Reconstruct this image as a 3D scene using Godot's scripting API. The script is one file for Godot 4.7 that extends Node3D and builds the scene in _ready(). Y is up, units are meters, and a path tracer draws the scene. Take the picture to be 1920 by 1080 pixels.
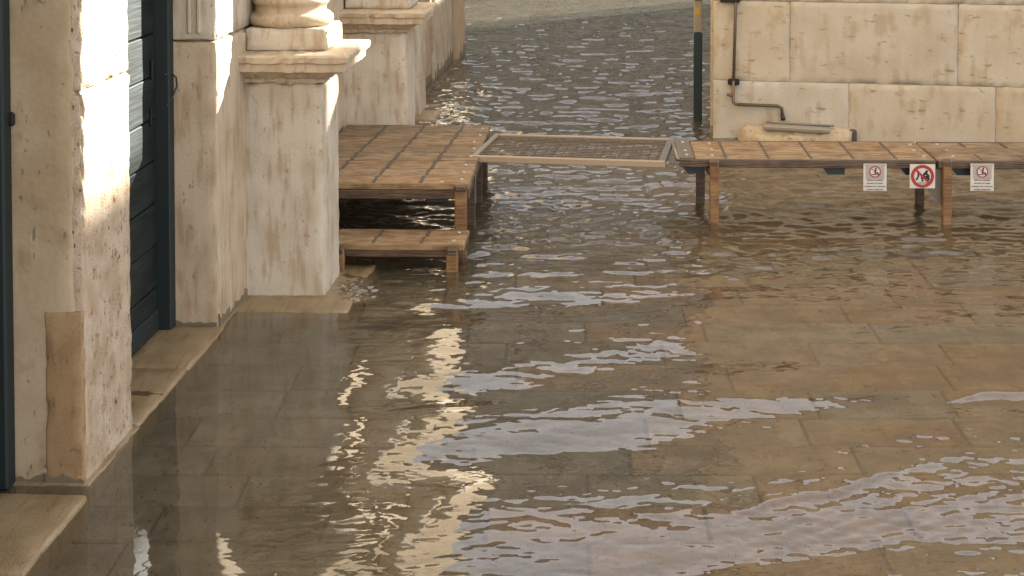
extends Node3D
# A flooded Venetian passage: stone facade on the left, raised walkways, annex on the right.

const F := 2800.0
const PX := 1040.0
const PY := -152.0
const EYE := Vector3(0, 2.2, 0)
const PITCH := 2.0

var rng := RandomNumberGenerator.new()
var wear := FastNoiseLite.new()
var taken := {}
var M := {}

# ---------- pixel helpers (a pixel gives a direction only) ----------
func ray(x: float, y: float) -> Vector3:
	return Vector3((x - PX) / F, -(y - PY) / F, -1.0).rotated(Vector3.RIGHT, -deg_to_rad(PITCH))

func onz(x: float, y: float, z: float) -> Vector3:
	var r := ray(x, y)
	return EYE + r * (z / r.z)

# ---------- object helpers ----------
func numbered(called: String) -> String:
	var n: int = taken.get(called, 0)
	taken[called] = n + 1
	return called if n == 0 else "%s_%03d" % [called, n]

func thing(called: String, label: String, category: String, at := Vector3.ZERO, turn := 0.0, group := "") -> Node3D:
	var o := Node3D.new()
	o.name = numbered(called)
	add_child(o)
	o.position = at
	o.rotation.y = turn
	o.set_meta("label", label)
	o.set_meta("category", category)
	if group != "":
		o.set_meta("group", group)
	return o

func part(called: String, mesh: Mesh, mat: Material, parent: Node, at := Vector3.ZERO, turn := Vector3.ZERO) -> MeshInstance3D:
	var o := MeshInstance3D.new()
	o.name = called
	o.mesh = mesh
	o.material_override = mat
	parent.add_child(o, true)
	o.position = at
	o.rotation = turn
	return o

func structure(called: String, mesh: Mesh, mat: Material, at := Vector3.ZERO) -> MeshInstance3D:
	var o := part(called, mesh, mat, self, at)
	o.set_meta("kind", "structure")
	return o

# ---------- mesh helpers ----------
func tri(st: SurfaceTool, a: Vector3, b: Vector3, c: Vector3, out: Vector3) -> void:
	if (b - a).cross(c - a).dot(out) > 0.0:
		st.add_vertex(a); st.add_vertex(c); st.add_vertex(b)
	else:
		st.add_vertex(a); st.add_vertex(b); st.add_vertex(c)

func quad(st: SurfaceTool, a: Vector3, b: Vector3, c: Vector3, d: Vector3, out: Vector3) -> void:
	tri(st, a, b, c, out)
	tri(st, a, c, d, out)

func flat() -> SurfaceTool:
	var st := SurfaceTool.new()
	st.begin(Mesh.PRIMITIVE_TRIANGLES)
	st.set_smooth_group(-1)
	return st

func done(st: SurfaceTool) -> ArrayMesh:
	st.generate_normals()
	return st.commit()

var box_cache := {}
# bevelled box, 44 triangles, centred
func bevel(size: Vector3, b := 0.004) -> ArrayMesh:
	var key := [size, b]
	if box_cache.has(key):
		return box_cache[key]
	var st := flat()
	bevel_into(st, Vector3.ZERO, size, b)
	var m := done(st)
	box_cache[key] = m
	return m

func bevel_into(st: SurfaceTool, at: Vector3, size: Vector3, b: float) -> void:
	var h := size / 2.0
	b = minf(b, minf(h.x, minf(h.y, h.z)) * 0.9)
	var P := func(sx: float, sy: float, sz: float, ax: int) -> Vector3:
		var v := Vector3(sx * (h.x - b), sy * (h.y - b), sz * (h.z - b))
		v[ax] += [sx, sy, sz][ax] * b
		return at + v
	for ax in 3:
		for s in [-1.0, 1.0]:
			var o := Vector3.ZERO
			o[ax] = s
			var q := []
			for k in [[-1.0, -1.0], [1.0, -1.0], [1.0, 1.0], [-1.0, 1.0]]:
				var g := Vector3.ZERO
				g[ax] = s
				g[(ax + 1) % 3] = k[0]
				g[(ax + 2) % 3] = k[1]
				q.append(P.call(g.x, g.y, g.z, ax))
			quad(st, q[0], q[1], q[2], q[3], o)
	for ax in 3:
		var u := (ax + 1) % 3
		var v := (ax + 2) % 3
		for su in [-1.0, 1.0]:
			for sv in [-1.0, 1.0]:
				var g0 := Vector3.ZERO
				var g1 := Vector3.ZERO
				g0[ax] = -1.0; g1[ax] = 1.0
				g0[u] = su; g1[u] = su
				g0[v] = sv; g1[v] = sv
				var o := Vector3.ZERO
				o[u] = su
				o[v] = sv
				quad(st, P.call(g0.x, g0.y, g0.z, u), P.call(g1.x, g1.y, g1.z, u), P.call(g1.x, g1.y, g1.z, v), P.call(g0.x, g0.y, g0.z, v), o)
	for sx in [-1.0, 1.0]:
		for sy in [-1.0, 1.0]:
			for sz in [-1.0, 1.0]:
				tri(st, P.call(sx, sy, sz, 0), P.call(sx, sy, sz, 1), P.call(sx, sy, sz, 2), Vector3(sx, sy, sz))

func steps(h: float, r: float, cell: float) -> PackedFloat32Array:
	var a := PackedFloat32Array([-h, -h + r * 0.35, -h + r])
	var n := maxi(1, int(round((2.0 * h - 2.0 * r) / cell)))
	for i in range(1, n):
		a.append(-h + r + (2.0 * h - 2.0 * r) * i / n)
	a.append_array(PackedFloat32Array([h - r, h - r * 0.35, h]))
	return a

# a hewn block: rounded edges, uneven faces, chipped arrises
func hewn(size: Vector3, r := 0.012, cell := 0.035, amp := 0.003, chip := 0.012, seed := 0.0) -> ArrayMesh:
	var h := size / 2.0
	r = minf(r, minf(h.x, minf(h.y, h.z)) * 0.8)
	var st := SurfaceTool.new()
	st.begin(Mesh.PRIMITIVE_TRIANGLES)
	st.set_smooth_group(0)
	var so := Vector3(seed * 7.3, seed * 3.1, seed * 5.7)
	var shape := func(p: Vector3) -> Vector3:
		var q := Vector3(clampf(p.x, -h.x + r, h.x - r), clampf(p.y, -h.y + r, h.y - r), clampf(p.z, -h.z + r, h.z - r))
		var d := (p - q)
		var edge := (1.0 if absf(d.x) > 1e-6 else 0.0) + (1.0 if absf(d.y) > 1e-6 else 0.0) + (1.0 if absf(d.z) > 1e-6 else 0.0)
		d = d.normalized()
		var w := p + so
		var bump := amp * (wear.get_noise_3d(w.x * 60.0, w.y * 60.0, w.z * 60.0) + 0.7 * wear.get_noise_3d(w.x * 220.0, w.y * 220.0, w.z * 220.0))
		if edge > 1.5:
			bump -= chip * maxf(0.0, wear.get_noise_3d(w.x * 110.0 + 40.0, w.y * 110.0, w.z * 110.0) + 0.15)
		return q + d * (r + bump)
	for ax in 3:
		var u := (ax + 1) % 3
		var v := (ax + 2) % 3
		var us := steps(h[u], r, cell)
		var vs := steps(h[v], r, cell)
		for s in [-1.0, 1.0]:
			var grid := []
			for i in us.size():
				var row := PackedVector3Array()
				for j in vs.size():
					var p := Vector3.ZERO
					p[ax] = s * h[ax]
					p[u] = us[i]
					p[v] = vs[j]
					row.append(shape.call(p))
				grid.append(row)
			for i in us.size() - 1:
				for j in vs.size() - 1:
					var a: Vector3 = grid[i][j]
					var b: Vector3 = grid[i + 1][j]
					var c: Vector3 = grid[i + 1][j + 1]
					var d: Vector3 = grid[i][j + 1]
					if s > 0.0:
						st.add_vertex(a); st.add_vertex(c); st.add_vertex(b)
						st.add_vertex(a); st.add_vertex(d); st.add_vertex(c)
					else:
						st.add_vertex(a); st.add_vertex(b); st.add_vertex(c)
						st.add_vertex(a); st.add_vertex(c); st.add_vertex(d)
	return done(st)

# a moulding carried round a rectangle: profile of (projection, height), worn by noise
func moulding(hw: float, hd: float, profile: Array, amp := 0.003, cell := 0.03, seed := 0.0) -> ArrayMesh:
	var st := flat()
	var rings := []
	var nx := maxi(2, int(2.0 * hw / cell))
	var nz := maxi(2, int(2.0 * hd / cell))
	for q in profile:
		var o: float = q[0]
		var y: float = q[1]
		var ring := PackedVector3Array()
		for i in nx: ring.append(Vector3(lerpf(-hw - o, hw + o, float(i) / nx), y, hd + o))
		for i in nz: ring.append(Vector3(hw + o, y, lerpf(hd + o, -hd - o, float(i) / nz)))
		for i in nx: ring.append(Vector3(lerpf(hw + o, -hw - o, float(i) / nx), y, -hd - o))
		for i in nz: ring.append(Vector3(-hw - o, y, lerpf(-hd - o, hd + o, float(i) / nz)))
		for i in ring.size():
			var p := ring[i]
			var k := wear.get_noise_3d(p.x * 160.0 + seed, p.y * 160.0, p.z * 160.0)
			var k2 := wear.get_noise_3d(p.x * 420.0 + seed, p.y * 420.0 + 9.0, p.z * 420.0)
			var outw := Vector3(p.x / hw, 0, p.z / hd).normalized()
			p -= outw * amp * (0.8 + k * 1.6 + k2 * 0.8)
			p.y += amp * (k2 * 0.9 + k * 0.5)
			ring[i] = p
		rings.append(ring)
	for k in rings.size() - 1:
		var a: PackedVector3Array = rings[k]
		var b: PackedVector3Array = rings[k + 1]
		var n := a.size()
		for i in n:
			var j := (i + 1) % n
			st.add_vertex(a[i]); st.add_vertex(a[j]); st.add_vertex(b[j])
			st.add_vertex(a[i]); st.add_vertex(b[j]); st.add_vertex(b[i])
	var last: PackedVector3Array = rings[rings.size() - 1]
	var top := Vector3(0, float(profile[profile.size() - 1][1]), 0)
	for i in last.size():
		tri(st, top, last[i], last[(i + 1) % last.size()], Vector3.UP)
	return done(st)

func lathe(profile: Array, seg := 56, amp := 0.0) -> ArrayMesh:
	var st := SurfaceTool.new()
	st.begin(Mesh.PRIMITIVE_TRIANGLES)
	st.set_smooth_group(0)
	for k in profile.size() - 1:
		for i in seg:
			var q := []
			for c in [[k, i], [k, i + 1], [k + 1, i + 1], [k + 1, i]]:
				var a: float = TAU * float(c[1] % seg) / seg
				var r: float = profile[c[0]][0]
				var y: float = profile[c[0]][1]
				r += amp * wear.get_noise_3d(cos(a) * 30.0, y * 120.0, sin(a) * 30.0)
				q.append(Vector3(r * cos(a), y, r * sin(a)))
			var out: Vector3 = (q[0] + q[1] + q[2] + q[3]) / 4.0
			out.y = 0.0
			# steep tops and undersides: use the profile's own normal
			var dr: float = profile[k + 1][0] - profile[k][0]
			var dy: float = profile[k + 1][1] - profile[k][1]
			var n := out.normalized() * dy - Vector3.UP * dr
			quad(st, q[0], q[1], q[2], q[3], n)
	return done(st)

func tube(points: PackedVector3Array, r: float, seg := 8) -> ArrayMesh:
	var st := SurfaceTool.new()
	st.begin(Mesh.PRIMITIVE_TRIANGLES)
	st.set_smooth_group(0)
	var rings := []
	for i in points.size():
		var t := (points[mini(i + 1, points.size() - 1)] - points[maxi(i - 1, 0)]).normalized()
		var side := t.cross(Vector3(0.31, 0.2, 0.93)).normalized()
		var up := side.cross(t).normalized()
		var ring := []
		for k in seg:
			var a := TAU * k / seg
			ring.append(points[i] + side * cos(a) * r + up * sin(a) * r)
		rings.append(ring)
	for i in points.size() - 1:
		var mid := (points[i] + points[i + 1]) / 2.0
		for k in seg:
			var a: Vector3 = rings[i][k]
			var b: Vector3 = rings[i][(k + 1) % seg]
			var c: Vector3 = rings[i + 1][(k + 1) % seg]
			var d: Vector3 = rings[i + 1][k]
			quad(st, a, b, c, d, (a + b + c + d) / 4.0 - mid)
	for e in [0, points.size() - 1]:
		var dirn := points[e] - points[1 if e == 0 else e - 1]
		for k in seg:
			tri(st, points[e], rings[e][k], rings[e][(k + 1) % seg], dirn)
	return done(st)

# a flat figure of given outline (x right, y up) with thickness, front at +z
func plate_of(outline: PackedVector2Array, depth: float) -> ArrayMesh:
	var st := flat()
	var ids := Geometry2D.triangulate_polygon(outline)
	for i in range(0, ids.size(), 3):
		var a := outline[ids[i]]
		var b := outline[ids[i + 1]]
		var c := outline[ids[i + 2]]
		tri(st, Vector3(a.x, a.y, depth), Vector3(b.x, b.y, depth), Vector3(c.x, c.y, depth), Vector3.BACK)
		tri(st, Vector3(a.x, a.y, 0), Vector3(b.x, b.y, 0), Vector3(c.x, c.y, 0), Vector3.FORWARD)
	var clock := Geometry2D.is_polygon_clockwise(outline)
	for i in outline.size():
		var a := outline[i]
		var b := outline[(i + 1) % outline.size()]
		var e := b - a
		var o := Vector3(e.y, -e.x, 0) if not clock else Vector3(-e.y, e.x, 0)
		quad(st, Vector3(a.x, a.y, 0), Vector3(b.x, b.y, 0), Vector3(b.x, b.y, depth), Vector3(a.x, a.y, depth), o)
	return done(st)

func ring_of(r0: float, r1: float, depth: float, seg := 40) -> ArrayMesh:
	var st := flat()
	for i in seg:
		var a := TAU * i / seg
		var b := TAU * (i + 1) / seg
		var p := [Vector3(cos(a) * r0, sin(a) * r0, depth), Vector3(cos(a) * r1, sin(a) * r1, depth), Vector3(cos(b) * r1, sin(b) * r1, depth), Vector3(cos(b) * r0, sin(b) * r0, depth)]
		quad(st, p[0], p[1], p[2], p[3], Vector3.BACK)
		var z := Vector3(0, 0, -depth)
		quad(st, p[1], p[2], p[2] + z, p[1] + z, p[1])
		if r0 > 0.0:
			quad(st, p[0], p[3], p[3] + z, p[0] + z, -p[0])
	return done(st)

# ---------- textures ----------
func noise_bytes(seed: int, w: int, h: int, size: int, freq: float, octaves := 4, kind := FastNoiseLite.TYPE_SIMPLEX_SMOOTH) -> PackedByteArray:
	var n := FastNoiseLite.new()
	n.seed = seed
	n.noise_type = kind
	n.frequency = freq
	n.fractal_octaves = octaves
	var im := n.get_seamless_image(w, h, false, false, 0.15)
	im.convert(Image.FORMAT_L8)
	if w != size or h != size:
		im.resize(size, size, Image.INTERPOLATE_CUBIC)
	return im.get_data()

# ochre stone: broad clouds, rusty streaks that run down, pits, fine grain
func stone_tex(seed: int, pale: Color, dark: Color, stain: Color, pit: Color, streak: float, stain_amount: float, pit_amount: float, flat_pits := false) -> Array:
	var s := 1024
	var cloud := noise_bytes(seed, s, s, s, 0.004, 5)
	var st := noise_bytes(seed + 1, s, s / 8, s, 0.02, 4)
	var patch := noise_bytes(seed + 2, s, s, s, 0.007, 5)
	var fine := noise_bytes(seed + 3, s, s, s, 0.06, 3)
	var pits := noise_bytes(seed + 4, s / 3 if flat_pits else s, s if flat_pits else s / 2, s, 0.035, 4)
	var col := PackedByteArray()
	col.resize(s * s * 3)
	var hgt := PackedByteArray()
	hgt.resize(s * s)
	var pr := pale.r * 255.0; var pg := pale.g * 255.0; var pb := pale.b * 255.0
	var dr := (dark.r - pale.r) * 255.0; var dg := (dark.g - pale.g) * 255.0; var db := (dark.b - pale.b) * 255.0
	var sr := stain.r * 255.0; var sg := stain.g * 255.0; var sb := stain.b * 255.0
	var qr := pit.r * 255.0; var qg := pit.g * 255.0; var qb := pit.b * 255.0
	var sk := 0.35 if streak < 0.5 else 0.68
	for i in s * s:
		var c := cloud[i] / 255.0
		var k := st[i] / 255.0
		var f := fine[i] / 255.0
		var t := clampf((c - 0.25) * 1.2 + (k - 0.5) * streak + (f - 0.5) * 0.35, 0.0, 1.0)
		var r := pr + dr * t
		var g := pg + dg * t
		var b := pb + db * t
		var w := clampf((patch[i] / 255.0 * (1.0 - sk) + k * sk - 0.56) * 5.0, 0.0, 1.0) * stain_amount
		r += (sr - r) * w
		g += (sg - g) * w
		b += (sb - b) * w
		var p := clampf((pits[i] / 255.0 * 0.75 + patch[i] / 255.0 * 0.25 - 0.71) * 14.0, 0.0, 1.0)
		var q := p * pit_amount
		r += (qr - r) * q
		g += (qg - g) * q
		b += (qb - b) * q
		col[i * 3] = int(clampf(r, 0.0, 255.0))
		col[i * 3 + 1] = int(clampf(g, 0.0, 255.0))
		col[i * 3 + 2] = int(clampf(b, 0.0, 255.0))
		hgt[i] = int(clampf(150.0 + (c - 0.5) * 60.0 + (f - 0.5) * 110.0 - p * 120.0, 0.0, 255.0))
	return [ImageTexture.create_from_image(Image.create_from_data(s, s, false, Image.FORMAT_RGB8, col)), ImageTexture.create_from_image(Image.create_from_data(s, s, false, Image.FORMAT_L8, hgt))]

# wood: grain along u, knots of tone
func wood_tex(seed: int, pale: Color, dark: Color) -> Array:
	var s := 512
	var grain := noise_bytes(seed, s / 16, s, s, 0.09, 4)
	var broad := noise_bytes(seed + 1, s / 4, s, s, 0.02, 4)
	var dirt := noise_bytes(seed + 2, s, s, s, 0.012, 5)
	var col := PackedByteArray()
	col.resize(s * s * 3)
	var hgt := PackedByteArray()
	hgt.resize(s * s)
	for i in s * s:
		var g := grain[i] / 255.0
		var t := clampf((g - 0.5) * 1.1 + (broad[i] / 255.0 - 0.5) * 1.2 + (dirt[i] / 255.0 - 0.5) * 0.9 + 0.45, 0.0, 1.0)
		var c := pale.lerp(dark, t)
		col[i * 3] = int(c.r * 255.0)
		col[i * 3 + 1] = int(c.g * 255.0)
		col[i * 3 + 2] = int(c.b * 255.0)
		hgt[i] = int(clampf(g * 255.0, 0.0, 255.0))
	return [ImageTexture.create_from_image(Image.create_from_data(s, s, false, Image.FORMAT_RGB8, col)), ImageTexture.create_from_image(Image.create_from_data(s, s, false, Image.FORMAT_L8, hgt))]

func mat(tex: Array, scale: float, rough: float, relief := 0.5, tint := Color.WHITE, spec := 0.4, offset := Vector3.ZERO) -> StandardMaterial3D:
	var m := StandardMaterial3D.new()
	m.albedo_color = Color(tint.r * 0.83, tint.g * 0.83, tint.b * 0.83)
	m.albedo_texture = tex[0]
	m.uv1_triplanar = true
	m.uv1_world_triplanar = true
	m.uv1_triplanar_sharpness = 6.0
	m.uv1_scale = Vector3.ONE * scale
	m.uv1_offset = offset
	m.roughness = rough
	m.metallic_specular = spec
	if relief > 0.0:
		m.heightmap_enabled = true
		m.heightmap_texture = tex[1]
		m.heightmap_scale = relief
	return m

func plain(c: Color, rough := 0.6, metal := 0.0, spec := 0.5) -> StandardMaterial3D:
	var m := StandardMaterial3D.new()
	m.albedo_color = Color(c.r * 0.83, c.g * 0.83, c.b * 0.83)
	m.roughness = rough
	m.metallic = metal
	m.metallic_specular = spec
	return m

func rgb(r: int, g: int, b: int) -> Color:
	return Color8(r, g, b)

func make_materials() -> void:
	var lime := stone_tex(11, rgb(224, 211, 188), rgb(199, 183, 156), rgb(178, 148, 114), rgb(120, 104, 86), 0.6, 0.45, 0.35)
	var bare := stone_tex(21, rgb(222, 210, 192), rgb(190, 172, 148), rgb(176, 140, 106), rgb(104, 84, 66), 0.3, 0.4, 0.75)
	var plaster := stone_tex(31, rgb(206, 186, 154), rgb(180, 156, 122), rgb(158, 128, 96), rgb(116, 106, 92), 0.25, 0.45, 0.55)
	var pale := stone_tex(51, rgb(220, 210, 190), rgb(204, 191, 166), rgb(182, 158, 122), rgb(120, 108, 88), 0.3, 0.4, 0.4, true)
	var paving := stone_tex(71, rgb(180, 166, 142), rgb(114, 103, 86), rgb(150, 110, 76), rgb(62, 58, 52), 0.1, 0.75, 0.85)
	var wood := wood_tex(91, rgb(184, 160, 128), rgb(128, 106, 81))
	var paint := wood_tex(101, rgb(30, 46, 44), rgb(14, 27, 27))
	M.lime = mat(lime, 0.8, 0.85, 0.22)
	M.lime_b = mat(lime, 0.7, 0.85, 0.22, rgb(248, 238, 226), 0.4, Vector3(0.37, 0.21, 0.6))
	M.rough_stone = mat(bare, 1.3, 0.9, 0.5, rgb(250, 240, 228), 0.3, Vector3(0.1, 0.6, 0.3))
	M.plaster = mat(plaster, 0.6, 0.92, 0.2, Color.WHITE, 0.3)
	M.brown_block = mat(plaster, 0.9, 0.9, 0.2, rgb(234, 218, 200), 0.3, Vector3(0.3, 0.1, 0.7))
	M.pale = []
	for k in 4:
		M.pale.append(mat(pale, 0.55, 0.9, 0.22, [Color.WHITE, rgb(252, 246, 238), rgb(249, 245, 240), rgb(248, 238, 224)][k], 0.3, Vector3(0.23, 0.41, 0.13) * k))
	M.sandy = mat(pale, 0.9, 0.92, 0.4, rgb(252, 240, 220), 0.3, Vector3(0.5, 0.1, 0.2))
	M.sill = mat(lime, 1.1, 0.35, 0.3, rgb(192, 176, 148), 0.5, Vector3(0.2, 0.3, 0.8))
	M.paving = []
	for k in 7:
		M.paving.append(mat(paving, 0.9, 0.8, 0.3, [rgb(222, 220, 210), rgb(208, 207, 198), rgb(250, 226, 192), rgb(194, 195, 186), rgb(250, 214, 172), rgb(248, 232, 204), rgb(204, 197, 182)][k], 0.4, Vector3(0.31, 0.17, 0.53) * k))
	M.slime = plain(rgb(134, 120, 96), 0.5)
	M.silt = mat(paving, 0.4, 0.95, 0.0, rgb(142, 152, 138), 0.3)
	M.joint = plain(rgb(108, 99, 83), 0.95)
	M.bed = plain(rgb(96, 92, 72), 0.95)
	M.wood = []
	for k in 5:
		M.wood.append(mat(wood, 1.4, 0.75, 0.12, [rgb(250, 246, 240), rgb(236, 232, 226), rgb(255, 242, 224), rgb(222, 220, 216), rgb(246, 234, 220)][k], 0.4, Vector3(0.37, 0.11, 0.29) * k))
	M.wet_wood = mat(wood, 1.4, 0.45, 0.3, rgb(150, 136, 122), 0.5, Vector3(0.4, 0.7, 0.2))
	M.leg_wood = mat(wood, 1.0, 0.6, 0.2, rgb(232, 206, 176), 0.4, Vector3(0.6, 0.3, 0.4))
	M.strip = plain(rgb(98, 84, 68), 0.9)
	M.dark_metal = plain(rgb(34, 46, 48), 0.5, 0.0)
	M.old_metal = plain(rgb(128, 112, 94), 0.5, 0.3)
	M.rail = plain(rgb(188, 166, 138), 0.5, 0.2)
	M.tin = plain(rgb(176, 164, 144), 0.6, 0.1)
	M.zinc = plain(rgb(150, 146, 138), 0.4, 0.7)
	M.bolt = plain(rgb(196, 192, 182), 0.45, 0.4)
	M.door = mat(paint, 0.8, 0.6, 0.15)
	M.door_frame = plain(rgb(14, 32, 32), 0.65)
	M.iron = plain(rgb(40, 34, 30), 0.7, 0.4)
	M.pipe = plain(rgb(112, 96, 82), 0.55, 0.3)
	M.copper = plain(rgb(138, 112, 92), 0.6, 0.2)
	M.teal = plain(rgb(16, 44, 50), 0.45)
	M.grey_panel = plain(rgb(168, 160, 140), 0.5)
	M.yellow = plain(rgb(226, 178, 52), 0.6)
	M.white_sign = plain(rgb(232, 224, 210), 0.5)
	M.grey_sign = plain(rgb(186, 178, 172), 0.5)
	M.red = plain(rgb(176, 50, 42), 0.5)
	M.ink = plain(rgb(28, 28, 34), 0.6)
	M.roof = plain(rgb(150, 96, 68), 0.9)
	M.brick = plain(rgb(150, 147, 137), 0.9)
	M.glass_dark = plain(rgb(40, 44, 48), 0.1)
	M.rust_stain = plain(rgb(96, 66, 44), 0.6)
	var w := StandardMaterial3D.new()
	w.transparency = BaseMaterial3D.TRANSPARENCY_ALPHA
	w.albedo_color = Color(0.335, 0.30, 0.228, 0.45)
	w.roughness = 0.02
	w.metallic_specular = 0.5
	M.water = w

# ---------- scene ----------
func _ready() -> void:
	rng.seed = 7
	wear.seed = 5
	wear.noise_type = FastNoiseLite.TYPE_SIMPLEX_SMOOTH
	wear.frequency = 0.1
	wear.fractal_octaves = 3
	# camera: eye 2.2 m above the water, lens shifted down
	var cam := Camera3D.new()
	cam.name = "camera"
	cam.projection = Camera3D.PROJECTION_FRUSTUM
	cam.near = 0.05
	cam.far = 600.0
	cam.size = 1080.0 / F * cam.near
	cam.frustum_offset = Vector2((960.0 - PX) / F, (PY - 540.0) / F) * cam.near
	cam.position = EYE
	cam.rotation_degrees.x = -PITCH
	add_child(cam)
	cam.current = true
	# sky and sun
	var env := Environment.new()
	env.background_mode = Environment.BG_SKY
	var sky := Sky.new()
	var sm := ProceduralSkyMaterial.new()
	sm.sky_top_color = Color(0.655, 0.67, 0.70)
	sm.sky_horizon_color = Color(0.98, 0.97, 0.98)
	sm.sky_curve = 0.4
	sm.ground_bottom_color = Color(0.3, 0.28, 0.25)
	sm.ground_horizon_color = Color(0.6, 0.58, 0.55)
	sky.sky_material = sm
	env.sky = sky
	env.background_energy_multiplier = 0.50
	env.tonemap_mode = Environment.TONE_MAPPER_LINEAR
	env.tonemap_exposure = 6.4
	env.sdfgi_enabled = true
	env.ssao_enabled = true
	env.ssil_enabled = true
	var we := WorldEnvironment.new()
	we.name = "world_environment"
	we.environment = env
	add_child(we)
	var sun := DirectionalLight3D.new()
	sun.name = "sun"
	sun.light_color = Color(1.0, 0.975, 0.93)
	sun.light_energy = 1.6
	sun.light_angular_distance = 0.5
	sun.shadow_enabled = true
	add_child(sun)
	sun.look_at_from_position(Vector3(0.66, 0.387, -0.645) * 50.0, Vector3.ZERO)

	make_materials()
	ground()
	water()
	palace()
	annex()
	surroundings()
	platform()
	step()
	grating()
	walkway()
	signs()

func ground() -> void:
	# bedding under the slabs, and the canal bed beyond the quay edge
	var base := bevel(Vector3(60, 0.6, 60), 0.01)
	var pav := structure("pavement", base, M.silt, Vector3(0, -0.395, -7.4))
	part("bedding", bevel(Vector3(6.4, 0.004, 8.1), 0.001), M.joint, pav, Vector3(0.8, 0.302, -0.6))
	# slabs in courses across the passage
	var z := -4.05
	var row := 0
	var lot := []
	while z > -12.0:
		var dep := rng.randf_range(0.27, 0.34)
		var x := -1.86 + rng.randf_range(-0.5, 0.0)
		while x < 3.6:
			var len := rng.randf_range(0.55, 1.0)
			lot.append([x, z, len, dep])
			x += len
		z -= dep
		row += 1
	for s in lot:
		var len: float = s[2]
		var dep: float = s[3]
		var k := rng.randi() % 7
		var xc: float = s[0] + len / 2.0
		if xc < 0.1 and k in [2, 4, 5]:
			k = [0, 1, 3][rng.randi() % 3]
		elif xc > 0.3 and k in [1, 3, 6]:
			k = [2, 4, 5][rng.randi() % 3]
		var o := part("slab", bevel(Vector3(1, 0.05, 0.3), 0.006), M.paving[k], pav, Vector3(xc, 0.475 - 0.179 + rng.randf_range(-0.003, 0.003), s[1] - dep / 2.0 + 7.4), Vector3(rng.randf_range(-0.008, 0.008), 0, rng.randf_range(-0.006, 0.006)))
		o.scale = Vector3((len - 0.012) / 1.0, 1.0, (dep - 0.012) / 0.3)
	structure("canal_bed", bevel(Vector3(160, 0.4, 70), 0.01), M.bed, Vector3(0, -1.2, -72.4))

# wave crests are sharper than troughs
func ridge(n: float) -> float:
	return 0.55 * n + 0.45 * (0.35 - absf(n))

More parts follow.
